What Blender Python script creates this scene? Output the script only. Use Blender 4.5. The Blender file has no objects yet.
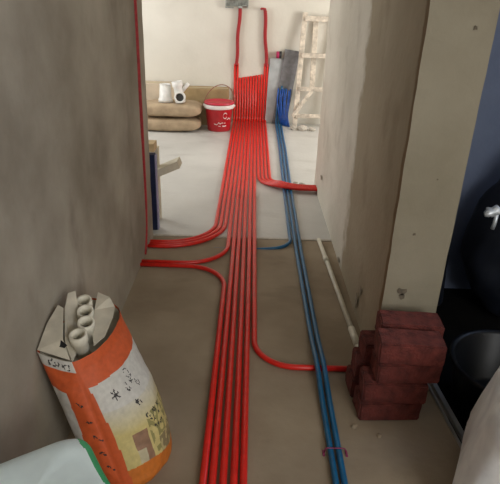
import bpy, bmesh, math, random
from mathutils import Vector, Matrix, noise
random.seed(7)
S = bpy.context.scene
COL = S.collection
PI = math.pi

# ------------------------------------------------------------------ camera
cam_d = bpy.data.cameras.new('camera'); cam = bpy.data.objects.new('camera', cam_d); COL.objects.link(cam)
cam_d.sensor_width = 36; cam_d.lens = 525 * 36 / 500; cam_d.clip_start = 0.02
cam.matrix_world = Matrix(((0.99945362, -0.03259088, -0.00550424, 0),
                           (0.00864884, 0.41860368, -0.90812783, 0),
                           (0.03190078, 0.90758404, 0.41865684, 1.5),
                           (0, 0, 0, 1)))
S.camera = cam

# ------------------------------------------------------------------ world, light, exposure
w = bpy.data.worlds.new('world'); S.world = w; w.use_nodes = True
bg = w.node_tree.nodes['Background']; bg.inputs[0].default_value = (0.75, 0.87, 1.0, 1); bg.inputs[1].default_value = 1.2
S.view_settings.view_transform = 'Standard'; S.view_settings.look = 'None'
S.view_settings.gamma = 1; S.view_settings.use_curve_mapping = False
S.view_settings.exposure = 0.0

def area(name, loc, rot, sx, sy, power, col):
    d = bpy.data.lights.new(name, 'AREA'); d.shape = 'RECTANGLE'; d.size = sx; d.size_y = sy
    d.energy = power; d.color = col
    o = bpy.data.objects.new(name, d); COL.objects.link(o); o.location = loc; o.rotation_euler = rot
    return o
# daylight entering through the openings of window_1 .. window_4 (each lamp fills its own opening)
area('daylight_room_left', (-2.70, 5.55, 1.6), (0, -PI/2, 0), 1.5, 1.9, 42, (1.0, 0.975, 0.93))
area('daylight_room_right', (2.70, 5.5, 1.35), (0, PI/2, 0), 1.1, 0.9, 58, (1.0, 0.96, 0.90))
area('daylight_behind', (1.6, -1.50, 1.75), (PI/2, 0, 0), 1.5, 1.3, 53, (1.0, 0.985, 0.95))
area('daylight_side', (2.70, 2.25, 1.75), (0, PI/2, 0), 1.0, 0.7, 5.5, (0.42, 0.58, 1.0))

# ------------------------------------------------------------------ materials
MATS = {}
def nodes(m):
    m.use_nodes = True
    nt = m.node_tree; return nt, nt.nodes['Principled BSDF']
def mat(name, col, rough=0.6, metal=0.0, var=0.15, scale=12.0, bump=0.0, bscale=60.0, spec=0.5, detail=5.0):
    m = bpy.data.materials.new(name); nt, b = nodes(m); N, L = nt.nodes, nt.links
    tc = N.new('ShaderNodeTexCoord'); n = N.new('ShaderNodeTexNoise'); n.inputs['Scale'].default_value = scale; n.inputs['Detail'].default_value = detail
    L.new(tc.outputs['Object'], n.inputs['Vector'])
    r = N.new('ShaderNodeValToRGB')
    r.color_ramp.elements[0].position = .3; r.color_ramp.elements[1].position = .7
    r.color_ramp.elements[0].color = tuple(c*(1-var) for c in col)+(1,)
    r.color_ramp.elements[1].color = tuple(min(1, c*(1+var)) for c in col)+(1,)
    L.new(n.outputs['Fac'], r.inputs['Fac']); L.new(r.outputs['Color'], b.inputs['Base Color'])
    b.inputs['Roughness'].default_value = rough; b.inputs['Metallic'].default_value = metal
    b.inputs['Specular IOR Level'].default_value = spec
    if bump:
        n2 = N.new('ShaderNodeTexNoise'); n2.inputs['Scale'].default_value = bscale; n2.inputs['Detail'].default_value = 6
        L.new(tc.outputs['Object'], n2.inputs['Vector'])
        bp = N.new('ShaderNodeBump'); bp.inputs['Strength'].default_value = bump; bp.inputs['Distance'].default_value = .01
        L.new(n2.outputs['Fac'], bp.inputs['Height']); L.new(bp.outputs['Normal'], b.inputs['Normal'])
    MATS[name] = m
    return m

def plaster(name, c0, c1, stain, scale=1.6, stain_amt=.5, patch=None, rough=.85):
    """cement plaster: broad blotches, trowel streaks, dark stains; patch=(axis, edge, colour factor) a differently mixed strip"""
    m = bpy.data.materials.new(name); nt, b = nodes(m); N, L = nt.nodes, nt.links
    tc = N.new('ShaderNodeTexCoord')
    n = N.new('ShaderNodeTexNoise'); n.inputs['Scale'].default_value = scale; n.inputs['Detail'].default_value = 6; n.inputs['Roughness'].default_value = .55
    L.new(tc.outputs['Object'], n.inputs['Vector'])
    r = N.new('ShaderNodeValToRGB'); r.color_ramp.elements[0].position = .35; r.color_ramp.elements[1].position = .68
    r.color_ramp.elements[0].color = c0+(1,); r.color_ramp.elements[1].color = c1+(1,)
    L.new(n.outputs['Fac'], r.inputs['Fac'])
    mp = N.new('ShaderNodeMapping'); mp.inputs['Rotation'].default_value = (.7, .4, .6); mp.inputs['Scale'].default_value = (1, 1.9, 1.2)
    L.new(tc.outputs['Object'], mp.inputs['Vector'])
    n2 = N.new('ShaderNodeTexNoise'); n2.inputs['Scale'].default_value = 2.2; n2.inputs['Detail'].default_value = 7
    L.new(mp.outputs['Vector'], n2.inputs['Vector'])
    r2 = N.new('ShaderNodeValToRGB'); r2.color_ramp.elements[0].position = .56; r2.color_ramp.elements[1].position = .74
    L.new(n2.outputs['Fac'], r2.inputs['Fac'])
    mul = N.new('ShaderNodeMath'); mul.operation = 'MULTIPLY'; mul.inputs[1].default_value = stain_amt
    L.new(r2.outputs['Color'], mul.inputs[0])
    mx = N.new('ShaderNodeMix'); mx.data_type = 'RGBA'
    L.new(mul.outputs[0], mx.inputs['Factor']); L.new(r.outputs['Color'], mx.inputs[6]); mx.inputs[7].default_value = stain+(1,)
    out = mx.outputs[2]
    if patch:
        for axis, edge, soft, fac, side in patch:
            sp = N.new('ShaderNodeSeparateXYZ'); L.new(tc.outputs['Object'], sp.inputs[0])
            n3 = N.new('ShaderNodeTexNoise'); n3.inputs['Scale'].default_value = 9; n3.inputs['Detail'].default_value = 5
            L.new(tc.outputs['Object'], n3.inputs['Vector'])
            ad = N.new('ShaderNodeMath'); ad.operation = 'MULTIPLY_ADD'; ad.inputs[1].default_value = soft*2
            L.new(n3.outputs['Fac'], ad.inputs[0]); L.new(sp.outputs[axis], ad.inputs[2])
            mr = N.new('ShaderNodeMapRange'); mr.inputs['From Min'].default_value = edge+soft-soft*.35; mr.inputs['From Max'].default_value = edge+soft+soft*.35
            mr.inputs['To Min'].default_value = 1 if side < 0 else 0; mr.inputs['To Max'].default_value = 0 if side < 0 else 1
            L.new(ad.outputs[0], mr.inputs['Value'])
            m2 = N.new('ShaderNodeMix'); m2.data_type = 'RGBA'; m2.blend_type = 'MULTIPLY'
            L.new(mr.outputs['Result'], m2.inputs['Factor']); L.new(out, m2.inputs[6]); m2.inputs[7].default_value = fac+(1,)
            out = m2.outputs[2]
    L.new(out, b.inputs['Base Color'])
    b.inputs['Roughness'].default_value = rough; b.inputs['Specular IOR Level'].default_value = .25 if rough > .6 else .5
    n4 = N.new('ShaderNodeTexNoise'); n4.inputs['Scale'].default_value = 26; n4.inputs['Detail'].default_value = 8
    L.new(tc.outputs['Object'], n4.inputs['Vector'])
    bp = N.new('ShaderNodeBump'); bp.inputs['Strength'].default_value = .25; bp.inputs['Distance'].default_value = .01
    L.new(n4.outputs['Fac'], bp.inputs['Height']); L.new(bp.outputs['Normal'], b.inputs['Normal'])
    MATS[name] = m
    return m

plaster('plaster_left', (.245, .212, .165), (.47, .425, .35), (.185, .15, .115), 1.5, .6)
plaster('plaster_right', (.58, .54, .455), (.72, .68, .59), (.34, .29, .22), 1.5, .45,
        patch=[(1, 2.88, .13, (.58, .52, .43), -1), (1, 1.965, .03, (.55, .43, .32), -1)])
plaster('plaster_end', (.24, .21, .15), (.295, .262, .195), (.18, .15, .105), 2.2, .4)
plaster('skim_far', (.66, .63, .56), (.74, .71, .64), (.56, .53, .47), 1.1, .3)
plaster('plaster_side', (.10, .12, .175), (.135, .16, .225), (.08, .095, .135), 1.6, .3)  # blue cast of the side room's light is mixed into this base colour
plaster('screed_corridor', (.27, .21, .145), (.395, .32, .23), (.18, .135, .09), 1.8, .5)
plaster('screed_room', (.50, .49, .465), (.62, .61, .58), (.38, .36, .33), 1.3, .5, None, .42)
mat('ceiling_white', (.7, .69, .66), .9)
mat('red_pvc', (.70, .020, .012), .33, var=.12, scale=30)
mat('red_cable', (.38, .02, .025), .6, var=.25, scale=60)
mat('blue_pvc', (.006, .115, .26), .3, var=.15, scale=30)
mat('hose_blue', (.010, .085, .40), .35, var=.3, scale=30)
mat('cream_pvc', (.72, .68, .56), .45, var=.12, scale=25)
mat('white_pvc', (.80, .79, .76), .35, var=.08, scale=20)
mat('dark_hole', (.05, .05, .05), .8)
mat('brick_red', (.135, .028, .022), .92, var=.5, scale=22, bump=.8, bscale=90)
mat('mortar_crumb', (.50, .46, .40), .95, var=.2, scale=40, bump=.5)
mat('kraft', (.40, .30, .195), .85, var=.2, scale=9, bump=.3, bscale=30)
mat('card_pale', (.60, .50, .38), .85, var=.12, scale=8)
mat('card_brown', (.36, .26, .13), .85, var=.25, scale=7)
mat('tape', (.45, .36, .2), .35)
mat('bucket_red', (.52, .02, .03), .35, var=.1)
mat('bucket_lid', (.55, .03, .06), .35, var=.1)
mat('white_plastic', (.78, .74, .72), .4, var=.06)
mat('wire', (.30, .12, .09), .45, metal=.5)
mat('zinc', (.36, .38, .36), .5, metal=.4, var=.35, scale=30)
mat('old_wood', (.62, .55, .46), .85, var=.35, scale=18, bump=.3)
mat('yellow_wood', (.55, .40, .22), .7, var=.2, scale=10)
mat('pale_wood', (.68, .62, .48), .7, var=.15, scale=10)
mat('navy', (.006, .012, .05), .5, var=.3)
mat('lilac_board', (.34, .32, .48), .7, var=.1)
mat('grey_board', (.42, .45, .46), .7, var=.15, scale=12)
mat('dark_felt', (.19, .19, .20), .95, var=.25, scale=20)
mat('magenta', (.42, .02, .10), .6)
mat('black', (.01, .01, .012), .6)
mat('sack_white', (.80, .93, .96), .5, var=.06, scale=14, bump=.35, bscale=9)
mat('sack_grey', (.86, .89, .92), .75, var=.14, scale=10, bump=.4, bscale=10)
mat('sack_print', (.12, .12, .12), .8)
mat('green_print', (.03, .42, .16), .5, var=.1)
mat('paper_in', (.56, .51, .41), .85, var=.18, scale=14, bump=.2, bscale=20)
mat('tub_black', (.003, .004, .006), .38, var=.3, scale=8, spec=.25)
mat('membrane', (.004, .004, .004), .9, spec=.1, var=.4, scale=9, bump=.3, bscale=20)
mat('bin_film', (.004, .006, .012), .6, var=.3, scale=6, spec=.3)
mat('silver', (.62, .66, .70), .4, metal=.5, var=.1)
mat('alloy', (.45, .47, .48), .4, metal=.6, var=.15)
mat('pink_tape', (.26, .03, .10), .6)
mat('frame_white', (.7, .7, .7), .5)
mat('stain_brown', (.30, .255, .19), .95, var=.4, scale=40)
mat('chip_dark', (.13, .105, .075), .95, var=.3, scale=60)

# ------------------------------------------------------------------ helpers
def link(name, me, m, parent=None, smooth=False):
    o = bpy.data.objects.new(name, me); COL.objects.link(o)
    if m: me.materials.append(MATS[m] if isinstance(m, str) else m)
    if smooth: me.polygons.foreach_set('use_smooth', [True]*len(me.polygons))
    if parent: o.parent = parent
    return o
def from_py(name, v, f, m, parent=None, smooth=False):
    me = bpy.data.meshes.new(name); me.from_pydata([tuple(p) for p in v], [], f); me.update()
    return link(name, me, m, parent, smooth)
def from_bm(name, bm, m, parent=None, smooth=False):
    bmesh.ops.recalc_face_normals(bm, faces=bm.faces)
    me = bpy.data.meshes.new(name); bm.to_mesh(me); bm.free()
    return link(name, me, m, parent, smooth)
def tag(o, label, cat, group=None, kind=None):
    o['label'] = label; o['category'] = cat
    if group: o['group'] = group
    if kind: o['kind'] = kind
    return o
def struct(o, label=None, cat=None):
    o['kind'] = 'structure'
    if label: o['label'] = label; o['category'] = cat
    return o
def thing(name, label, cat, loc=(0, 0, 0), rz=0, group=None):
    o = bpy.data.objects.new(name, None); COL.objects.link(o); o.location = loc; o.rotation_euler = (0, 0, rz)
    o.empty_display_size = .05
    return tag(o, label, cat, group)
def bm_box(bm, x0, x1, y0, y1, z0, z1, M=None):
    vs = [Vector((x, y, z)) for x in (x0, x1) for y in (y0, y1) for z in (z0, z1)]
    if M: vs = [M @ v for v in vs]
    b = [bm.verts.new(v) for v in vs]
    for f in ((0, 1, 3, 2), (4, 6, 7, 5), (0, 4, 5, 1), (2, 3, 7, 6), (0, 2, 6, 4), (1, 5, 7, 3)):
        bm.faces.new([b[i] for i in f])
def box(name, x0, x1, y0, y1, z0, z1, m, parent=None, bev=0.0, M=None):
    bm = bmesh.new(); bm_box(bm, x0, x1, y0, y1, z0, z1, M)
    if bev: bmesh.ops.bevel(bm, geom=bm.edges[:], offset=bev, segments=2, affect='EDGES', profile=.6)
    return from_bm(name, bm, m, parent)
def fillet(pts, rad, seg=12):
    pts = [Vector(p) for p in pts]; out = [pts[0]]
    for i in range(1, len(pts)-1):
        p, a, b = pts[i], (pts[i-1]-pts[i]), (pts[i+1]-pts[i])
        r = rad[i-1] if isinstance(rad, (list, tuple)) else rad
        la, lb = a.length, b.length; a.normalize(); b.normalize()
        ang = a.angle(b)
        if ang > PI-.02 or r <= 0: out.append(p); continue
        d = min(r/math.tan(ang/2), la*.98, lb*.98); r = d*math.tan(ang/2)
        c = p+(a+b).normalized()*(r/math.sin(ang/2))
        s, e = p+a*d-c, p+b*d-c
        tot = s.angle(e); ax = s.cross(e).normalized()
        for k in range(seg+1): out.append(c+Matrix.Rotation(tot*k/seg, 3, ax) @ s)
    out.append(pts[-1]); return out
def tube_geo(path, r, n=10, caps=True):
    path = [Vector(p) for p in path]; V, F = [], []
    q = [path[0]]
    for p in path[1:]:
        if (p-q[-1]).length > 1e-5: q.append(p)
    path = q; up = None
    for i, p in enumerate(path):
        t = (path[min(i+1, len(path)-1)]-path[max(i-1, 0)]).normalized()
        if up is None: up = t.orthogonal().normalized()
        up = (up-t*up.dot(t)).normalized(); s = t.cross(up)
        rr = r[i] if isinstance(r, (list, tuple)) else r
        for k in range(n):
            a = 2*PI*k/n; V.append(p+(up*math.cos(a)+s*math.sin(a))*rr)
    for i in range(len(path)-1):
        for k in range(n):
            k2 = (k+1) % n; F.append((i*n+k, i*n+k2, (i+1)*n+k2, (i+1)*n+k))
    if caps: F.append(tuple(range(n-1, -1, -1))); F.append(tuple(range((len(path)-1)*n, len(path)*n)))
    return V, F
def tube(name, path, r, m, parent=None, n=10):
    V, F = tube_geo(path, r, n); return from_py(name, V, F, m, parent, True)
def resample(path, step):
    out = [path[0]]
    for a, b in zip(path, path[1:]):
        k = max(1, int((b-a).length/step))
        for j in range(1, k+1): out.append(a.lerp(b, j/k))
    return out
def lathe(name, prof, m, parent=None, n=32, M=None):
    V, F = [], []
    for r, z in prof:
        for k in range(n): V.append(Vector((r*math.cos(2*PI*k/n), r*math.sin(2*PI*k/n), z)))
    for i in range(len(prof)-1):
        for k in range(n):
            k2 = (k+1) % n; F.append((i*n+k, i*n+k2, (i+1)*n+k2, (i+1)*n+k))
    if M: V = [M @ v for v in V]
    return from_py(name, V, F, m, parent, True)
def fold(name, pts, m, parent, t=.002, sub=0):
    """thin folded sheet with real thickness from a polygon of 3D points"""
    bm = bmesh.new(); vs = [bm.verts.new(p) for p in pts]; f = bm.faces.new(vs)
    bmesh.ops.triangulate(bm, faces=[f])
    bm.normal_update()
    bmesh.ops.solidify(bm, geom=bm.faces[:], thickness=t)
    return from_bm(name, bm, m, parent)
def sgp(v, e): return math.copysign(abs(v)**e, v)
def sack_geo(a, b, c, e1=.55, e2=.4, nu=48, nv=28, wr=.012, seed=0, pinch=0.0, freq=6):
    """plump sack: superellipsoid with creases; half sizes a,b,c"""
    V, F = [], []
    for i in range(nv+1):
        ph = -PI/2+PI*i/nv
        for k in range(nu):
            th = 2*PI*k/nu
            x = a*sgp(math.cos(ph), e1)*sgp(math.cos(th), e2); y = b*sgp(math.cos(ph), e1)*sgp(math.sin(th), e2); z = c*sgp(math.sin(ph), e1)
            if pinch: z *= 1-pinch*(abs(x)/a)**4
            p = Vector((x, y, z)); nn = noise.noise(p*freq+Vector((seed*7.1, 3, 1)))*wr+noise.noise(p*freq*3.1+Vector((seed*3.3, 9, 5)))*wr*.4
            V.append(p+p.normalized()*nn)
    for i in range(nv):
        for k in range(nu):
            k2 = (k+1) % nu; F.append((i*nu+k, i*nu+k2, (i+1)*nu+k2, (i+1)*nu+k))
    return V, F

# ------------------------------------------------------------------ the setting
FARY = 7.12; XL = -.645; XR = .585; CEIL = 2.7
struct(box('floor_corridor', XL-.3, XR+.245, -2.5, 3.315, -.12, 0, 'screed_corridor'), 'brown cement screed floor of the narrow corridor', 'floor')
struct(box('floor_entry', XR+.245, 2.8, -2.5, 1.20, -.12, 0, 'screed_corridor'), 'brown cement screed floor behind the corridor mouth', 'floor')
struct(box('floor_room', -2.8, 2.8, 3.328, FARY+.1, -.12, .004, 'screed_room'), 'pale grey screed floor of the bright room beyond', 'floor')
struct(box('floor_side', XR+.245, 2.8, 1.20, 2.9, -.16, -.03, 'membrane'), 'black coated sunken floor of the side room', 'floor')
struct(box('trim_1', -2.7, 2.7, 3.306, 3.328, -.05, .0045, 'mortar_crumb'), 'thin pale threshold joint between corridor and room floors', 'trim')
struct(box('ceiling', -2.8, 2.8, -2.6, FARY+.1, CEIL, CEIL+.1, 'ceiling_white'))
# left corridor wall, plan polygon with the chased groove, extruded upwards
plan = [(XL, -2.5), (XL, 3.070), (XL-.028, 3.072), (XL-.028, 3.108), (XL, 3.110), (XL, 3.285), (XL-.13, 3.285), (XL-.13, -2.5)]
bm = bmesh.new()
rows = []
NZ = 46
for iz in range(NZ+1):
    z = CEIL*iz/NZ; row = []
    for j, (x, y) in enumerate(plan):
        dy = 0
        if j in (1, 2, 3, 4): dy = .006*noise.noise(Vector((j*.3, 0, z*7)))+.012*noise.noise(Vector((0, 5, z*1.7)))
        if j in (5,): dy = .012*noise.noise(Vector((3, 1, z*9)))
        row.append(bm.verts.new((x, y+dy, z)))
    rows.append(row)
for a, b in zip(rows, rows[1:]):
    for j in range(len(plan)):
        k = (j+1) % len(plan); bm.faces.new((a[j], a[k], b[k], b[j]))
bm.faces.new(rows[0][::-1]); bm.faces.new(rows[-1])
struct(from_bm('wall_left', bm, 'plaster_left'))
# right corridor wall: long side and the end face towards the viewer
bm = bmesh.new()
planr = [(XR, 1.93), (XR, 4.50), (XR+.235, 4.50), (XR+.235, 1.93)]
rows = []
for iz in range(NZ+1):
    z = CEIL*iz/NZ
    rows.append([bm.verts.new((x+(.005*noise.noise(Vector((j, 2, z*8))) if j != 2 else 0), y+(.004*noise.noise(Vector((j, 7, z*11))) if j in (0, 1) else 0), z)) for j, (x, y) in enumerate(planr)])
for a, b in zip(rows, rows[1:]):
    for j in range(4):
        k = (j+1) % 4; f = bm.faces.new((a[j], a[k], b[k], b[j]))
        if j == 3: f.material_index = 1
bm.faces.new(rows[0][::-1]); bm.faces.new(rows[-1])
wr = struct(from_bm('wall_right', bm, 'plaster_right')); wr.data.materials.append(MATS['plaster_end'])
def chip(x, z, s, seed):
    rr = random.Random(seed); pts = []
    for k in range(11):
        a = 2*PI*k/11; r = s*(.45+.6*rr.random()); pts.append((x+r*math.cos(a), 1.927, z+r*1.1*math.sin(a)))
    c = fold('plaster_chip', pts, 'chip_dark', wr, .002)
chip(.668, .668, .007, 1); chip(.659, .405, .021, 2); chip(.662, .38, .014, 5); chip(.75, 1.438, .009, 3); chip(.72, .9, .004, 4)
def chip_side(y, z, sy, sz, seed):
    rr = random.Random(seed); pts = []
    for k in range(13):
        a = 2*PI*k/13; r = .45+.6*rr.random(); pts.append((XR-.0075, y+sy*r*math.cos(a), z+sz*r*math.sin(a)))
    fold('plaster_stain', pts, 'stain_brown', wr, .002)
chip_side(2.36, .10, .035, .05, 31); chip_side(2.30, .19, .02, .03, 32); chip_side(2.95, .035, .04, .02, 33); chip_side(4.05, .22, .05, .022, 34)
# other walls
struct(box('wall_far', -2.8, 2.8, FARY, FARY+.12, 0, CEIL, 'skim_far'))
struct(box('wall_partition_left', -2.8, XL-.13, 3.16, 3.285, 0, CEIL, 'skim_far'))
struct(box('wall_partition_right', XR+.235, 2.8, 4.38, 4.50, 0, CEIL, 'skim_far'))
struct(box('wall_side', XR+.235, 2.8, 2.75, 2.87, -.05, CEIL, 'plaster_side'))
def window_wall(name, axis, pos, th, a0, a1, wa0, wa1, wz0, wz1, m, idx):
    """wall with a real opening; axis 'x' = plane at x=pos running along y"""
    bm = bmesh.new()
    for (p, q, z0, z1) in ((a0, wa0, 0, CEIL), (wa1, a1, 0, CEIL), (wa0, wa1, 0, wz0), (wa0, wa1, wz1, CEIL)):
        if axis == 'x': bm_box(bm, pos, pos+th, p, q, z0, z1)
        else: bm_box(bm, p, q, pos, pos+th, z0, z1)
    struct(from_bm(name, bm, m))
    bm = bmesh.new(); t = .03; mid = (wa0+wa1)/2; c = pos+th*.75
    for (p, q, z0, z1) in ((wa0, wa0+t, wz0, wz1), (wa1-t, wa1, wz0, wz1), (wa0, wa1, wz0, wz0+t), (wa0, wa1, wz1-t, wz1), (mid-t/2, mid+t/2, wz0, wz1)):
        if axis == 'x': bm_box(bm, c-.02, c+.02, p, q, z0, z1)
        else: bm_box(bm, p, q, c-.02, c+.02, z0, z1)
    struct(from_bm('window_%d' % idx, bm, 'frame_white'))
window_wall('wall_room_left', 'x', -2.7, -.12, 3.285, FARY, 4.6, 6.5, .85, 2.35, 'skim_far', 1)
window_wall('wall_room_right', 'x', 2.7, .12, 4.50, FARY, 5.05, 5.95, .80, 1.90, 'skim_far', 2)
window_wall('wall_back', 'y', -1.5, -.12, XL-.13, 2.8, .85, 2.35, 1.1, 2.4, 'skim_far', 3)
window_wall('wall_entry_right', 'x', 2.7, .12, -2.4, 2.75, 1.9, 2.6, 1.25, 2.25, 'skim_far', 4)

# ------------------------------------------------------------------ red conduits
RP = .0134; PITCH = .035
xs = [-.23+PITCH*i for i in range(13)]
ztop = [.745, .755]+[.575+.0062*k for k in range(9)]+[.76, .75]
YW = FARY-.014
def rise(i): return [(xs[i], YW, ztop[i]), (xs[i], YW, RP+.0045)]
G_RED = 'red conduits running along the floor'
def pipe(label, path, m='red_pvc', group=G_RED, r=RP):
    return tag(tube('conduit_pipe', path, r, m), label, 'pipe', group)
BR = .07
L1Y = [3.182, 3.148, 3.114]
side_names = ['leftmost', 'second from left', 'third from left']
for i in range(3):
    p = fillet(rise(i)+[(xs[i], L1Y[i], RP+.001), (XL-.02, L1Y[i], RP+.001)], [BR, .34+PITCH*i])
    pipe('red plastic conduit bending left at the threshold, %s on the far wall' % side_names[i], p)
p = fillet(rise(3)+[(xs[3], 2.886, RP+.001), (XL-.02, 2.886, RP+.001)], [BR, .27])
pipe('red plastic conduit from the far wall bending left just below the threshold', p)
p = fillet([(XL-.02, 2.846, RP+.001), (xs[3]+.002, 2.846, RP+.001), (xs[3]+.002, -1.2, RP+.001)], [.24])
pipe('red plastic conduit, leftmost at the bottom edge, bending left into the left wall', p)
order = ['second', 'third', 'fourth', 'fifth']
for k, i in enumerate(range(4, 8)):
    wob = [(xs[i]+.0015*math.sin(k*2.1+j), yy, RP+.001) for j, yy in enumerate((5.6, 4.3, 3.1, 2.2, 1.5))]
    p = fillet(rise(i)+wob+[(xs[i]-.002, -1.2, RP+.001)], [BR]+[2.0]*6, 8)
    pipe('straight red plastic conduit, %s from left of the five at the bottom edge' % order[k], p)
p = fillet(rise(8)+[(xs[8], 1.90, RP+.001), (.475, 1.90, RP+.001)], [BR, .19])
pipe('single red plastic conduit bending right towards the brick stack', p)
rn = ['outermost, lowest', 'second outermost', 'third outermost', 'innermost, topmost']
for k, i in enumerate(range(9, 13)):
    yb = 4.275+.029*k; r = .40-.03*k
    p = resample(fillet(rise(i)+[(xs[i], yb, RP+.003), (XR+.02, yb, RP+.003)], [BR, r]), .03)
    q = []
    for v in p:
        if v.y < 5.2 and v.x > xs[i]+.004:
            t = max(0, min(1, (v.x-xs[i]-.004)/(.284-xs[i]))); v = v+Vector((0, 0, .026*t*t*(3-2*t)))
        q.append(v)
    pipe('red plastic conduit bending right into the right wall, %s curve of the four' % rn[k], q)
# vertical conduit in the chased groove of the left wall
p = fillet([(XL-.001, 3.088, CEIL-.02), (XL-.0005, 3.090, .9), (XL-.003, 3.098, .34), (XL-.004, 3.07, .14), (XL-.002, 2.985, .014)], [1, 1, .3])
tag(tube('conduit_pipe', p, .0125, 'red_cable'), 'red conduit standing upright in the groove of the left wall', 'pipe')

# ------------------------------------------------------------------ blue conduits
G_BLUE = 'blue conduits running along the floor'
def bump_y(path, y0, amp, wdt):
    return [v+Vector((0, 0, amp*math.exp(-((v.y-y0)/wdt)**2))) if v.z < .05 else v for v in path]
RB = .0115
bw = [(.30, .42), (.36, .50), (.42, .46)]
p = fillet([(.345, 7.03, .45), (.33, 7.025, .02), (.322, 5.6, RB+.005), (.304, 4.4, RB+.005), (.294, 3.16, RB+.002), (.02, 3.15, -RB+.0005), (-.22, 3.15, -RB+.0005)], [.1, 2, 2, .13, .05])
pipe('blue conduit bending left under the red conduits at the threshold', p, 'blue_pvc', G_BLUE, RB)
p = bump_y(resample(fillet([(.385, 7.03, .50), (.362, 7.025, .02), (.356, 5.6, RB+.005), (.335, 4.4, RB+.005), (.325, 3.1, RB+.003), (.330, 1.4, RB+.001), (.322, -1.2, RB+.001)], [.1]+[2]*5), .05), 1.90, .0245, .16)
pipe('left one of two blue conduits reaching the bottom edge', p, 'blue_pvc', G_BLUE, RB)
p = bump_y(resample(fillet([(.43, 7.03, .47), (.394, 7.025, .02), (.389, 5.6, RB+.005), (.367, 4.4, RB+.005), (.356, 3.1, RB+.003), (.360, 1.4, RB+.001), (.352, -1.2, RB+.001)], [.1]+[2]*5), .05), 1.90, .0245, .16)
pipe('right one of two blue conduits reaching the bottom edge', p, 'blue_pvc', G_BLUE, RB)
bl = ['leftmost', 'second from left', 'third from left', 'middle', 'third from right', 'second from right', 'rightmost']
for k in range(7):
    xt = .34+.026*k
    p = fillet([(xt+.004*(k % 3), 7.010-.004*k, .47-.02*(k % 2)), (xt-.008+.01*(k % 2), 7.005-.004*k, .32), (.365+.018*k, 6.985-.010*k, .13), (.405+.015*k, 6.93-.014*k, .0135)], [.3, .12], 8)
    tag(tube('blue_hose', p, .0085, 'hose_blue', n=8), 'thin blue hose fanned up the far wall, %s of seven' % bl[k], 'hose', 'blue hoses by the ladder')

# pink clip round the two blue conduits
c = thing('pipe_clip', 'small pink saddle clip over the two blue conduits near the bottom', 'clip', (.345, 1.425, 0))
tube('saddle', fillet([(-.038, 0, .004), (-.034, 0, .028), (.036, 0, .028), (.042, 0, .004)], .008), .0022, 'pink_tape', c, 8)
for s in (-1, 1): box('foot', .002+s*.042-.004, .002+s*.042+.004, -.014, .014, 0, .004, 'pink_tape', c, .001)

# twisted cables up the far wall
def twisted(name, x0, z0, x1, z1, label, hook):
    t = thing(name, label, 'cable', (0, 0, 0), 0, 'twisted red cables on the far wall')
    n = 150
    for s in range(3):
        path = []
        for k in range(n+1):
            u = k/n; a = u*PI*19+s*2*PI/3
            c0 = Vector((x0+(x1-x0)*u+.006*math.sin(u*9), FARY-.034, z0+(z1-z0)*u))
            path.append(c0+Vector((math.cos(a)*.0135, math.sin(a)*.0135, 0)))
        if hook:
            e = path[-1]; path += [e+Vector((-.004, -.012, .02)), e+Vector((-.03, -.02, .026)), e+Vector((-.045-.01*s, -.02, .012))]
        tube('strand', path, .0098, 'red_cable', t, 8)
twisted('twisted_cable', -.213, .735, -.182, 1.40, 'twisted red cable rising from the left conduits into the metal box', False)
twisted('twisted_cable', .172, .735, .128, 1.385, 'twisted red cable rising from the right conduits to a bent end', True)

# metal junction box
jb = thing('junction_box', 'dusty grey open metal switch box on the far wall', 'box', (-.21, FARY, 1.40))
box('back_plate', -.15, .13, -.008, 0, .02, .22, 'zinc', jb)
for x0, x1, z0, z1 in ((-.15, -.14, .0, .22), (.12, .13, .0, .22), (-.15, .13, .21, .22), (-.15, -.05, .0, .012), (.06, .13, .03, .042), (-.01, 0, .03, .21)):
    box('side_plate', x0, x1, -.055, -.0085, z0, z1, 'zinc', jb)
lathe('gland', [(.022, 0), (.03, 0), (.03, .03), (.022, .03), (.022, 0)], 'zinc', jb, 14, Matrix.Translation((.03, -.034, .0)))
box('terminal', -.12, -.04, -.04, -.009, .09, .16, 'dark_hole', jb, .004)

# ------------------------------------------------------------------ white conduit along right wall base
c = thing('conduit_offcut', 'cream plastic conduit lying along the foot of the right wall', 'pipe', (0, 0, 0))
A = Vector((.492, 3.30, .014)); B = Vector((.550, 1.955, .014))
tube('tube', [A, A.lerp(B, .3)+Vector((.002, 0, 0)), B], .0135, 'cream_pvc', c)
for t0, t1, r in ((.205, .25, .0165), (.80, .91, .0175)):
    tube('coupling', [A.lerp(B, t0), A.lerp(B, t1)], r, 'cream_pvc', c, 12)
tube('end_sleeve', [A.lerp(B, .91), A.lerp(B, .975), A.lerp(B, .99), A.lerp(B, 1.0)], [.0155, .0165, .022, .024], 'cream_pvc', c, 12)

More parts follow.
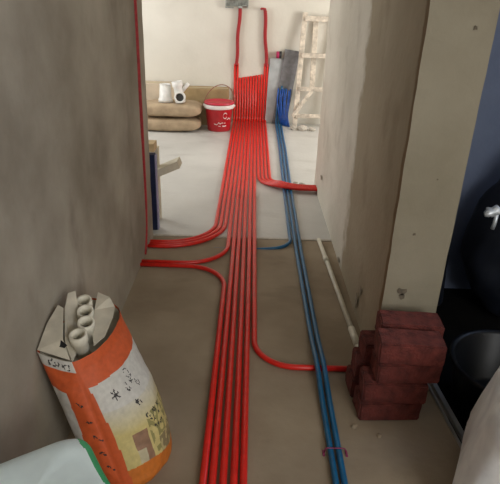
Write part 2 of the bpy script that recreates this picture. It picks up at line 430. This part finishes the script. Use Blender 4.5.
# ------------------------------------------------------------------ bricks
BL, BW, BH = .245, .114, .0905
def brick_mesh(seed):
    bm = bmesh.new(); bm_box(bm, -BL/2, BL/2, -BW/2, BW/2, 0, BH)
    bmesh.ops.bevel(bm, geom=bm.edges[:], offset=.006, segments=2, affect='EDGES')
    bmesh.ops.subdivide_edges(bm, edges=[e for e in bm.edges if e.calc_length() > .04], cuts=3, use_grid_fill=True)
    for v in bm.verts:
        n = noise.noise_vector(v.co*22+Vector((seed*5.3, 0, 0)))*.0032
        if v.co.z < .004 or v.co.z > BH-.004: n.z = 0
        v.co += n
    bmesh.ops.recalc_face_normals(bm, faces=bm.faces)
    me = bpy.data.meshes.new('brick'); bm.to_mesh(me); bm.free(); me.materials.append(MATS['brick_red']); return me
bms = [brick_mesh(k) for k in range(4)]
def brick(x, y, course, rz, label, k):
    o = bpy.data.objects.new('brick', bms[k % 4]); COL.objects.link(o)
    o.location = (x, y, course*.0912); o.rotation_euler = (0, 0, rz)
    tag(o, label, 'brick', 'red bricks stacked at the wall end')
k = 0
for course, nm, xf, xr, rz in ((0, 'bottom', .583, .572, .05), (1, 'second', .592, .584, -.035), (2, 'third', .632, .606, .045), (3, 'top', .630, .664, -.05)):
    for pos, x, y in (('front', xf, 1.656), ('rear', xr, 1.783)):
        brick(x, y+.004*math.sin(k*2), course, rz, 'rough red brick, %s one of the two in the %s course' % (pos, nm), k); k += 1

# crumbs of mortar on the floor
def crumb(x, y, s, seed, label, z=0):
    bm = bmesh.new(); bmesh.ops.create_icosphere(bm, subdivisions=2, radius=s)
    for v in bm.verts:
        v.co *= 1+.5*noise.noise(v.co/s*1.3+Vector((seed*3.7, 1, 0))); v.co.z = max(v.co.z*.6, -s*.35)
    mn = min(v.co.z for v in bm.verts)
    for v in bm.verts: v.co.z -= mn
    o = from_bm('mortar_crumb', bm, 'mortar_crumb' if y > 4 else 'screed_corridor'); o.location = (x, y, z)
    tag(o, label, 'crumb', 'mortar crumbs on the floor')
crumb(.47, 4.46, .035, 1, 'pale mortar crumb behind the right red conduit bend', .004)
crumb(.42, 4.53, .022, 2, 'small pale mortar crumb nearest the blue conduits by the red bend', .004)
crumb(.52, 2.62, .014, 3, 'small dark mortar crumb beside the cream conduit')
crumb(.44, 1.56, .012, 4, 'tiny mortar crumb left in front of the bricks')
crumb(.53, 1.52, .010, 5, 'tiny mortar crumb in front of the bricks')
crumb(.84, 1.30, .013, 6, 'tiny mortar crumb at the near end of the metal rails')

# ------------------------------------------------------------------ alloy door track on the right
t = thing('floor_track', 'narrow grey metal double rail on the floor beside the bricks', 'rail', (0, 0, 0))
for dx, wd, h in ((0, .006, .016), (.026, .020, .020)):
    A = Vector((.800+dx, 1.88, 0)); B = Vector((.842+dx, 1.20, 0)); d = (B-A).normalized(); n = Vector((-d.y, d.x, 0))*wd/2
    bm = bmesh.new(); vs = [bm.verts.new(p+Vector((0, 0, z))) for z in (.0005, h) for p in (A-n, A+n, B+n, B-n)]
    for f in ((0, 1, 2, 3), (4, 5, 6, 7), (0, 1, 5, 4), (1, 2, 6, 5), (2, 3, 7, 6), (3, 0, 4, 7)): bm.faces.new([vs[q] for q in f])
    from_bm('rail', bm, 'alloy', t)

# ------------------------------------------------------------------ side room: tub, dark bags, silver piece
tb = thing('mortar_tub', 'glossy black round mortar tub on the dark floor', 'tub', (1.075, 1.715, -.03))
lathe('tub_body', [(0, 0), (.17, 0), (.185, .01), (.22, .22), (.235, .228), (.238, .243), (.226, .248), (.214, .235), (.178, .03), (.16, .022), (0, .022)], 'tub_black', tb, 44)
tube('handle', fillet([(.236, -.06, .225), (.262, -.06, .225), (.262, .06, .225), (.236, .06, .225)], .02), .006, 'tub_black', tb, 8)
def dark_bag(name, c, a, b, h, seed, label, cat, twist=0.0):
    V, F = sack_geo(a, b, h, .8, .8, 40, 26, .05, seed, 0, 5); zm = min(v.z for v in V)
    V = [Vector((v.x*(1-.25*(v.z/h)), v.y*(1-.25*(v.z/h)), v.z-zm)) for v in V]
    o = from_py(name, V, F, 'bin_film', None, True); o.location = c; return tag(o, label, cat)
dark_bag('bin_bag', (1.42, 2.50, -.03), .235, .19, .45, 3, 'tall black plastic bag against the bluish side wall', 'bag')
dark_bag('bin_bag', (1.00, 2.60, -.03), .11, .11, .22, 5, 'low black plastic bag between wall end and tall bag', 'bag')
sv = thing('metal_fitting', 'small silver T-shaped metal piece hanging on the tall black bag', 'fitting', (1.128, 2.268, .648))
V, F = sack_geo(.040, .02, .021, .8, .8, 20, 12, .016, 4, 0, 40)
bd = from_py('head', V, F, 'silver', sv, True); bd.rotation_euler = (0, -.35, 0)
tube('stem', [(.022, 0, .0), (.020, -.004, -.05), (.018, 0, -.085)], .009, 'silver', sv, 10)

# ------------------------------------------------------------------ foreground sacks
def put_sack(name, loc, rot, geo, m, label, cat='sack'):
    V, F = geo; R = Matrix.Rotation(rot[2], 3, 'Z') @ Matrix.Rotation(rot[1], 3, 'Y') @ Matrix.Rotation(rot[0], 3, 'X')
    V = [R @ v for v in V]; zm = min(v.z for v in V); V = [v-Vector((0, 0, zm)) for v in V]
    o = from_py(name, V, F, m, None, True); o.location = loc; return tag(o, label, cat), R, zm
# left: white sack with green stripe, standing, tilted to the wall
o, R, zm = put_sack('plaster_sack', (-.448, .795, 0), (.0, .03, .60), sack_geo(.16, .135, .262, .24, .26, 96, 60, .010, 2, 0, 7), 'sack_white',
                    'white plastic sack with a green stripe in the lower left corner')
me = o.data; me.materials.append(MATS['green_print'])
for p in me.polygons:
    c = R.inverted() @ (p.center+Vector((0, 0, zm)))
    if c.x > .126 and .10 < c.z < .254: p.material_index = 1
# right: whitish sack
o, R, zm = put_sack('plaster_sack', (.930, 1.21, 0), (.0, .16, -.5), sack_geo(.20, .25, .225, .36, .42, 56, 36, .018, 8, 0, 7), 'sack_grey',
                    'dusty white sack in the lower right corner beside the metal rails')

# ------------------------------------------------------------------ open cement bag with fittings
bag = thing('cement_bag', 'open orange and white paper bag with yellow print leaning on the left wall', 'bag', (-.45, 1.40, 0))
org = Vector((-.45, 1.40, 0))
bot = [Vector((-.375, 1.225, 0)), Vector((-.280, 1.50, 0)), Vector((-.42, 1.60, 0)), Vector((-.490, 1.275, 0))]   # S, R, B, L
top = [Vector((-.530, 1.315, .465)), Vector((-.462, 1.625, .475)), Vector((-.575, 1.655, .49)), Vector((-.640, 1.330, .492))]
def seg_d(p, a, b):
    ax, ay = a; bx, by = b; px_, py_ = p; dx, dy = bx-ax, by-ay; t = max(0, min(1, ((px_-ax)*dx+(py_-ay)*dy)/(dx*dx+dy*dy+1e-9)))
    return math.hypot(px_-ax-t*dx, py_-ay-t*dy)
ORANGE = (.62, .105, .025); WHITE = (.62, .60, .55); YEL = (.60, .50, .20); BLK = (.035, .03, .03)
marks = []   # printed strokes on the broad face, metres along (s*.33, v*.49)
def star(cx, cy, r):
    for k in range(3):
        a = k*PI/3+.3; marks.append(((cx-r*math.cos(a), cy-r*math.sin(a)), (cx+r*math.cos(a), cy+r*math.sin(a)), .0024))
def glyph(cx, cy, r, seed):
    q = random.Random(seed)
    for k in range(5):
        a = (cx+r*(q.random()*2-1), cy+r*(q.random()*2-1)); 
        b = (a[0]+r*.9*(q.random()*2-1), a[1]+r*.9*(q.random()*2-1)); marks.append((a, b, .0021))
star(.085, .345, .016); glyph(.150, .345, .012, 3); glyph(.19, .35, .014, 11); glyph(.222, .33, .015, 6); glyph(.165, .295, .016, 9)
for k in range(7): glyph(.17+.016*k, .24-.012*(k % 3), .007, 20+k)
for k in range(4): glyph(.2+.02*k, .19, .006, 40+k)
ring = [(.19+.014*math.cos(a*.7), .378+.014*math.sin(a*.7)) for a in range(10)]
marks += [(a, b, .0013) for a, b in zip(ring, ring[1:])]
def print_broad(s, v):
    X, Z = s*.33*1.4, v*.49
    nz = noise.noise(Vector((X*40, Z*40, 3)))
    if v > .82-.05*max(0, .3-s): col = ORANGE
    elif X < .010+.020*(1-v): col = ORANGE
    elif v < .17+.03*math.sin(s*6): col = (.60, .17, .02)
    elif .075 < X < .145 and .20 < v < .42:
        col = (.30, .17, .10) if v > .30 or X > .115 else (.52, .46, .30)
        col = tuple(c*(1+.25*nz) for c in col)
    elif v < .62:
        t = max(0, min(1, (.66-v)/.22)); col = tuple(a+(b-a)*t for a, b in zip(WHITE, YEL))
        if X > .16 and v < .50 and nz > .05: col = (.30, .27, .10)
        if X > .20 and v < .30: col = (.25, .20, .10) if nz < .1 else (.5, .42, .2)
    else: col = WHITE
    for a, b, wd in marks:
        if abs(X-a[0]) < .04 and abs(Z-a[1]) < .04 and seg_d((X, Z), a, b) < wd: return BLK
    return col
nm = []
def g2(cx, cy, r, seed):
    q = random.Random(seed)
    for k in range(4):
        a = (cx+r*(q.random()*2-1), cy+r*(q.random()*2-1)); b = (a[0]+r*(q.random()*2-1), a[1]+r*(q.random()*2-1)); nm.append((a, b))
for k in range(5): g2(.105+.004*k, .335-.058*k, .009, 60+k)
for k in range(4): g2(.045+.02*k, .468, .010, 80+k)
def print_narrow(s, v):      # s from L (0) to S (1), .13 wide
    X, Z = s*.13, v*.49
    col = WHITE
    if .76 < v < .92: col = ORANGE
    elif v <= .76 and s > .52-.1*(.76-v): col = ORANGE
    for a, b in nm:
        if abs(X-a[0]) < .03 and abs(Z-a[1]) < .03 and seg_d((X, Z), a, b) < .0022: return BLK
    return col
NS = [110, 16, 60, 46]; NVB = 150
bul = [.085, .02, .012, .014]
per = []
for side in range(4):
    for k in range(NS[side]): per.append((side, k/NS[side]))
NP = len(per); V, F = [], []
def bag_pt(side, s, v):
    a, b = side, (side+1) % 4
    pb = bot[a].lerp(bot[b], s); pt = top[a].lerp(top[b], s)
    p = pb.lerp(pt, v)
    d = (top[b]-top[a]).lerp(bot[b]-bot[a], 1-v); n = Vector((d.y, -d.x, 0)).normalized()
    prof = (4*s*(1-s))**.7
    amt = bul[side]*(.62+.75*math.sin(PI*min(1, v*.95+.12)))
    p = p+n*amt*prof
    # rounded foot
    if v < .08: p = p.lerp(Vector((-.405, 1.41, p.z)), .10*(1-v/.08)**2)
    wv = noise.noise(Vector((p.x*14, p.y*14, p.z*14)))*.006+noise.noise(p*42)*.0022
    p = p+n*wv*min(1, 6*min(s, 1-s)+.15)
    p.x = max(p.x, XL+.003)
    return p
for iv in range(NVB+1):
    for side, s in per: V.append(bag_pt(side, s, iv/NVB)-org)
cols = []
for iv in range(NVB):
    for j in range(NP):
        j2 = (j+1) % NP; F.append((iv*NP+j, iv*NP+j2, (iv+1)*NP+j2, (iv+1)*NP+j))
        side, s = per[j]; v = (iv+.5)/NVB; s2 = s+.5/NS[side]
        c = print_broad(s2, v) if side == 0 else print_narrow(s2, v) if side == 3 else (ORANGE if v > .8 else WHITE)
        cols.append(c)
F.append(tuple(range(NP-1, -1, -1))); cols.append(WHITE)
pm = bpy.data.materials.new('bag_print'); nt, b = nodes(pm); MATS['bag_print'] = pm
at = nt.nodes.new('ShaderNodeVertexColor'); at.layer_name = 'print'
nz = nt.nodes.new('ShaderNodeTexNoise'); nz.inputs['Scale'].default_value = 30; nz.inputs['Detail'].default_value = 5
mr = nt.nodes.new('ShaderNodeMapRange'); mr.inputs['To Min'].default_value = .75; mr.inputs['To Max'].default_value = 1.2
nt.links.new(nz.outputs['Fac'], mr.inputs['Value'])
mm = nt.nodes.new('ShaderNodeMix'); mm.data_type = 'RGBA'; mm.blend_type = 'MULTIPLY'; mm.inputs['Factor'].default_value = 1
nt.links.new(at.outputs['Color'], mm.inputs[6]); nt.links.new(mr.outputs['Result'], mm.inputs[7]); nt.links.new(mm.outputs[2], b.inputs['Base Color'])
b.inputs['Roughness'].default_value = .6
bo = from_py('bag_body', V, F, 'bag_print', bag, True)
ca = bo.data.color_attributes.new('print', 'FLOAT_COLOR', 'CORNER')
buf = []
for p, c in zip(bo.data.polygons, cols):
    for _ in range(p.loop_total): buf += [c[0], c[1], c[2], 1.0]
ca.data.foreach_set('color', buf)
# contents: dry powder level just below the rim, folded paper flaps
def rel(p): return Vector(p)-org
inner = [bag_pt(sd, s, .88)-org for sd, s in per]
cen = sum(inner, Vector())/len(inner)
lin = [bag_pt(sd, s, v)-org for v in (.86, .90, .93, .96, .995) for sd, s in per]
from_py('paper_liner', [Vector((cen.x, cen.y, p.z))+(p-Vector((cen.x, cen.y, p.z)))*.96 for p in lin], [(r*NP+k, (r+1)*NP+k, (r+1)*NP+(k+1) % NP, r*NP+(k+1) % NP) for r in range(4) for k in range(NP)], 'paper_in', bo, True)
from_py('powder_fill', [cen+(p-cen)*.97 for p in inner]+[cen+Vector((0, 0, .012))], [(k, (k+1) % NP, NP) for k in range(NP)], 'paper_in', bag, True)
fold('paper_flap', [rel(p) for p in ((-.530, 1.318, .463), (-.562, 1.36, .50), (-.602, 1.49, .545), (-.607, 1.55, .570), (-.590, 1.575, .565), (-.560, 1.50, .50), (-.540, 1.40, .45))], 'paper_in', bag, .003)
fold('paper_flap', [rel(p) for p in ((-.639, 1.332, .493), (-.636, 1.42, .530), (-.625, 1.50, .552), (-.604, 1.49, .546), (-.570, 1.37, .508), (-.535, 1.318, .468))], 'paper_in', bag, .003)
fold('paper_flap', [rel(p) for p in ((-.462, 1.45, .470), (-.460, 1.55, .478), (-.470, 1.62, .480), (-.487, 1.625, .515), (-.532, 1.64, .525), (-.525, 1.56, .50), (-.500, 1.44, .475), (-.485, 1.40, .468))], 'paper_in', bag, .003)
fold('torn_label', [rel(p) for p in ((-.590, 1.352, .497), (-.558, 1.341, .498), (-.551, 1.349, .5035), (-.585, 1.372, .512))], 'black', bag, .0015)
# pvc couplings standing in the open bag
def coupling(base, d, L, r, label):
    t = thing('pipe_coupling', label, 'pipe fitting', base, 0, 'couplings sticking out of the open bag')
    d = Vector(d).normalized(); M = Vector((0, 0, 1)).rotation_difference(d).to_matrix().to_4x4()
    sl = lathe('sleeve', [(r*.78, .0), (r*.95, .0), (r*.95, L*.62), (r*1.08, L*.66), (r*1.1, L), (r*.82, L), (r*.80, L*.6), (r*.78, .0)], 'cream_pvc', t, 22, M)
    lathe('bore', [(0, L*.55), (r*.79, L*.55)], 'dark_hole', sl, 22, M)
coupling((-.565, 1.60, .44), (.05, -.35, 1), .10, .024, 'cream plastic pipe coupling, rearmost of four in the open bag')
coupling((-.548, 1.535, .44), (.12, -.35, 1), .10, .025, 'cream plastic pipe coupling, second from rear in the open bag')
coupling((-.528, 1.468, .44), (.12, -.30, 1), .095, .025, 'cream plastic pipe coupling, second from front in the open bag')
coupling((-.522, 1.400, .43), (-.05, -.20, 1), .095, .026, 'cream plastic pipe coupling, frontmost in the open bag')

# ------------------------------------------------------------------ far room left: sacks, cartons, fittings, bucket
for nm_, z, seed, x, label in (('cement_sack', 0, 11, -.995, 'brown paper cement sack lying on the floor under another'),
                               ('cement_sack', .172, 12, -.985, 'brown paper cement sack lying on top, carrying white fittings')):
    V, F = sack_geo(.375, .22, .082, .5, .42, 60, 30, .014, seed, .25, 6); zm = min(v.z for v in V)
    o = from_py('cement_sack', [v-Vector((0, 0, zm)) for v in V], F, 'kraft', None, True); o.location = (x, 6.55, z+.004)
    tag(o, label, 'sack', 'cement sacks by the far wall')
def carton(x0, x1, y0, y1, h, m, label, rz=0):
    t = thing('carton', label, 'carton', ((x0+x1)/2, (y0+y1)/2, .004), rz); a, b = (x1-x0)/2, (y1-y0)/2
    cb = box('carton_body', -a, a, -b, b, 0, h, m, t, .006)
    box('flap', -a+.004, a-.004, -b+.002, -.003, h+.0005, h+.006, m, t); box('flap', -a+.004, a-.004, .003, b-.002, h+.0005, h+.006, m, t)
    box('packing_tape', -a*.98, a*.98, -.03, .03, h+.0065, h+.008, 'tape', cb)
carton(-1.50, -.93, 6.80, 7.10, .49, 'card_pale', 'pale cardboard carton behind the cement sacks at the left')
carton(-.90, -.30, 6.83, 7.10, .445, 'card_brown', 'brown cardboard carton behind the red bucket')
# white fittings on the sacks
t = thing('pvc_reducer', 'white tapered plastic pipe sleeve standing on the upper sack', 'pipe fitting', (-1.045, 6.50, .346))
sl = lathe('sleeve', [(.072, 0), (.088, 0), (.086, .03), (.074, .05), (.064, .20), (.055, .205), (.055, .195), (.07, .01), (.072, 0)], 'white_pvc', t, 28)
tube('rim', [(.062*math.cos(2*PI*k/28), .062*math.sin(2*PI*k/28), .203) for k in range(29)], .006, 'white_pvc', sl, 8)
t = thing('pvc_tee', 'white plastic pipe tee with a round opening facing the camera', 'pipe fitting', (-.86, 6.47, .346))
ax = Vector((-.25, 0, 1)).normalized()
lathe('body', [(.0, .0), (.058, .0), (.062, .02), (.056, .05), (.054, .18), (.064, .19), (.064, .25), (.05, .25), (.05, .2), (.0, .2)], 'white_pvc', t, 26, Matrix.Rotation(-.16, 4, 'Y'))
Mp = Matrix.Translation((.005, .0, .075)) @ Matrix.Rotation(PI/2, 4, 'X')
pt_ = lathe('port', [(.052, 0), (.058, .05), (.066, .06), (.066, .105), (.048, .105), (.046, .0)], 'white_pvc', t, 26, Mp)
lathe('port_bore', [(0, .085), (.048, .085)], 'dark_hole', pt_, 26, Mp)
tube('branch', [(.01, 0, .12), (.07, 0, .19), (.10, 0, .225)], .022, 'white_pvc', t, 12)

bk = thing('paint_bucket', 'red plastic paint bucket with a white lid rim and wire handle', 'bucket', (-.402, 6.60, .004))
bkb = lathe('bucket_body', [(0, 0), (.135, 0), (.142, .008), (.168, .275), (.172, .28)], 'bucket_red', bk, 40)
lathe('rim_band', [(.172, .272), (.183, .274), (.186, .282), (.186, .318), (.180, .323), (.172, .323)], 'white_plastic', bk, 40)
lathe('lid', [(.181, .3235), (.187, .328), (.187, .345), (.178, .353), (.165, .350), (.155, .343), (0, .343)], 'bucket_lid', bk, 40)
pth = []
for k in range(25):
    a = PI*k/24; p = Vector((.19*math.cos(a)+.035*math.sin(a), 0, .245*math.sin(a))); p = Matrix.Rotation(-.12, 3, 'X') @ p; pth.append(p+Vector((0, 0, .30)))
tube('wire_handle', pth, .005, 'wire', bk, 8)
for s in (-1, 1): lathe('handle_boss', [(0, .018), (.014, .018), (.016, 0)], 'white_plastic', bk, 12, Matrix.Translation((s*.180, 0, .30)) @ Matrix.Rotation(s*PI/2, 4, 'Y'))
# printed white marks on the front of the bucket
def bucket_mark(pts, wd):
    P = []
    for a, z in pts:
        r = .142+(.168-.142)*(z-.008)/.267+.0012; P.append(Vector((r*math.sin(a), -r*math.cos(a), z)))
    V, F = [], []
    for p in P: V += [p-Vector((0, 0, wd/2)), p+Vector((0, 0, wd/2))]
    for k in range(len(P)-1): F.append((2*k, 2*k+2, 2*k+3, 2*k+1))
    from_py('print_mark', V, F, 'white_plastic', bkb)
bucket_mark([(-.35, .10), (-.1, .09), (.05, .12), (.15, .10), (.3, .115), (.6, .11)], .008)
bucket_mark([(.35, .075), (.5, .072), (.7, .075)], .012)
bucket_mark([(.0, .075), (.2, .072)], .006)
ringp = [(.55+.16*math.cos(2*PI*k/16), .20+.034*math.sin(2*PI*k/16)) for k in range(17)]
bucket_mark(ringp, .010)
bucket_mark([(.75, .15), (.9, .17), (1.0, .15), (1.1, .17)], .012)

# ------------------------------------------------------------------ blue panel and timber behind the left wall end
p = thing('leaning_panel', 'dark navy panel with lilac edge standing behind the left wall end', 'panel', (-.82, 3.42, .004))
box('board', -.20, .186, -.025, .03, 0, .545, 'navy', p, .003)
box('edge_strip', .1865, .193, -.02, .03, 0, .535, 'lilac_board', p, .001)
tm = thing('timber_bracket', 'pale wooden bracket of a block and slanting arm on the navy panel', 'timber', (-.75, 3.55, .004))
box('block', -.12, .105, -.10, .02, .545, .60, 'yellow_wood', tm, .003)
def plank(name, A, B, wv, tv, m, parent):
    A, B = Vector(A), Vector(B); wv, tv = Vector(wv), Vector(tv); bm = bmesh.new()
    vs = [bm.verts.new(q+wv*i+tv*j) for q in (A, B) for i, j in ((-1, -1), (1, -1), (1, 1), (-1, 1))]
    for f in ((0, 1, 2, 3), (4, 7, 6, 5), (0, 4, 5, 1), (1, 5, 6, 2), (2, 6, 7, 3), (3, 7, 4, 0)): bm.faces.new([vs[k] for k in f])
    bmesh.ops.bevel(bm, geom=bm.edges[:], offset=.002, segments=1, affect='EDGES')
    return from_bm(name, bm, m, parent)
plank('arm', (.108, .03, .375), (.255, .06, .435), (.0, .065, .0), (-.009, 0, .024), 'pale_wood', tm)
plank('upright', (.093, .06, 0), (.093, .06, .544), (.014, 0, 0), (0, .03, 0), 'pale_wood', tm)

# ------------------------------------------------------------------ ladder and boards at the far wall, right
ld = thing('wooden_ladder', 'paint-spattered pale wooden ladder leaning on the far wall', 'ladder', (0, 0, .004))
def bar(name, A, B, wx, wy, m='old_wood'): return plank(name, A, B, (wx/2, 0, 0), (0, wy/2, 0), m, ld)
yb, yt = 6.88, 7.06
bar('stile', (.570, yb, 0), (.625, yt, 1.38), .062, .035)
bar('stile', (1.08, yb, 0), (1.03, yt, 1.38), .062, .035)
for z, hh in ((.15, .05), (.485, .05), (.885, .055), (1.31, .06)):
    u = z/1.38; y = yb+(yt-yb)*u
    plank('rung', (.57+.055*u, y-.025, z), (1.08-.05*u, y-.025, z), (0, .012, 0), (0, 0, hh/2), 'old_wood', ld)
plank('brace', (.53, 6.86, .14), (.77, 6.92, .47), (-.015, 0, .02), (0, .010, 0), 'old_wood', ld)
bar('centre_post', (.775, 7.01, .45), (.765, 7.085, 1.28), .065, .02)
# boards
t = tag(plank('foam_board', (.30, 7.082, .004), (.33, 7.108, .83), (.115, 0, 0), (0, .010, 0), 'grey_board', None), 'pale grey board leaning on the far wall beside the red conduits', 'board')
t = tag(plank('felt_sheet', (.375, 7.048, .005), (.50, 7.085, .935), (.095, 0, -.012), (0, .006, 0), 'dark_felt', None), 'dark grey felt sheet slanting behind the ladder', 'sheet')
t = thing('tape_roll', 'small magenta roll with a black end beside the dark sheet', 'roll', (.315, 7.07, .876))
Mx = Matrix.Rotation(PI/2, 4, 'Y')
lathe('roll', [(0, -.02), (.042, -.02), (.042, .015), (0, .015)], 'magenta', t, 18, Mx)
lathe('end_cap', [(.044, .0155), (.044, .045), (0, .045)], 'black', t, 18, Mx)
# plaster lumps under the ladder
for k, (x, s, lb) in enumerate(((.56, .05, 'left'), (.66, .065, 'middle'), (.78, .045, 'right'))):
    crumb(x, 6.74-.02*k, s, 20+k, 'pale rubble lump at the foot of the ladder, %s of three' % lb, .004)
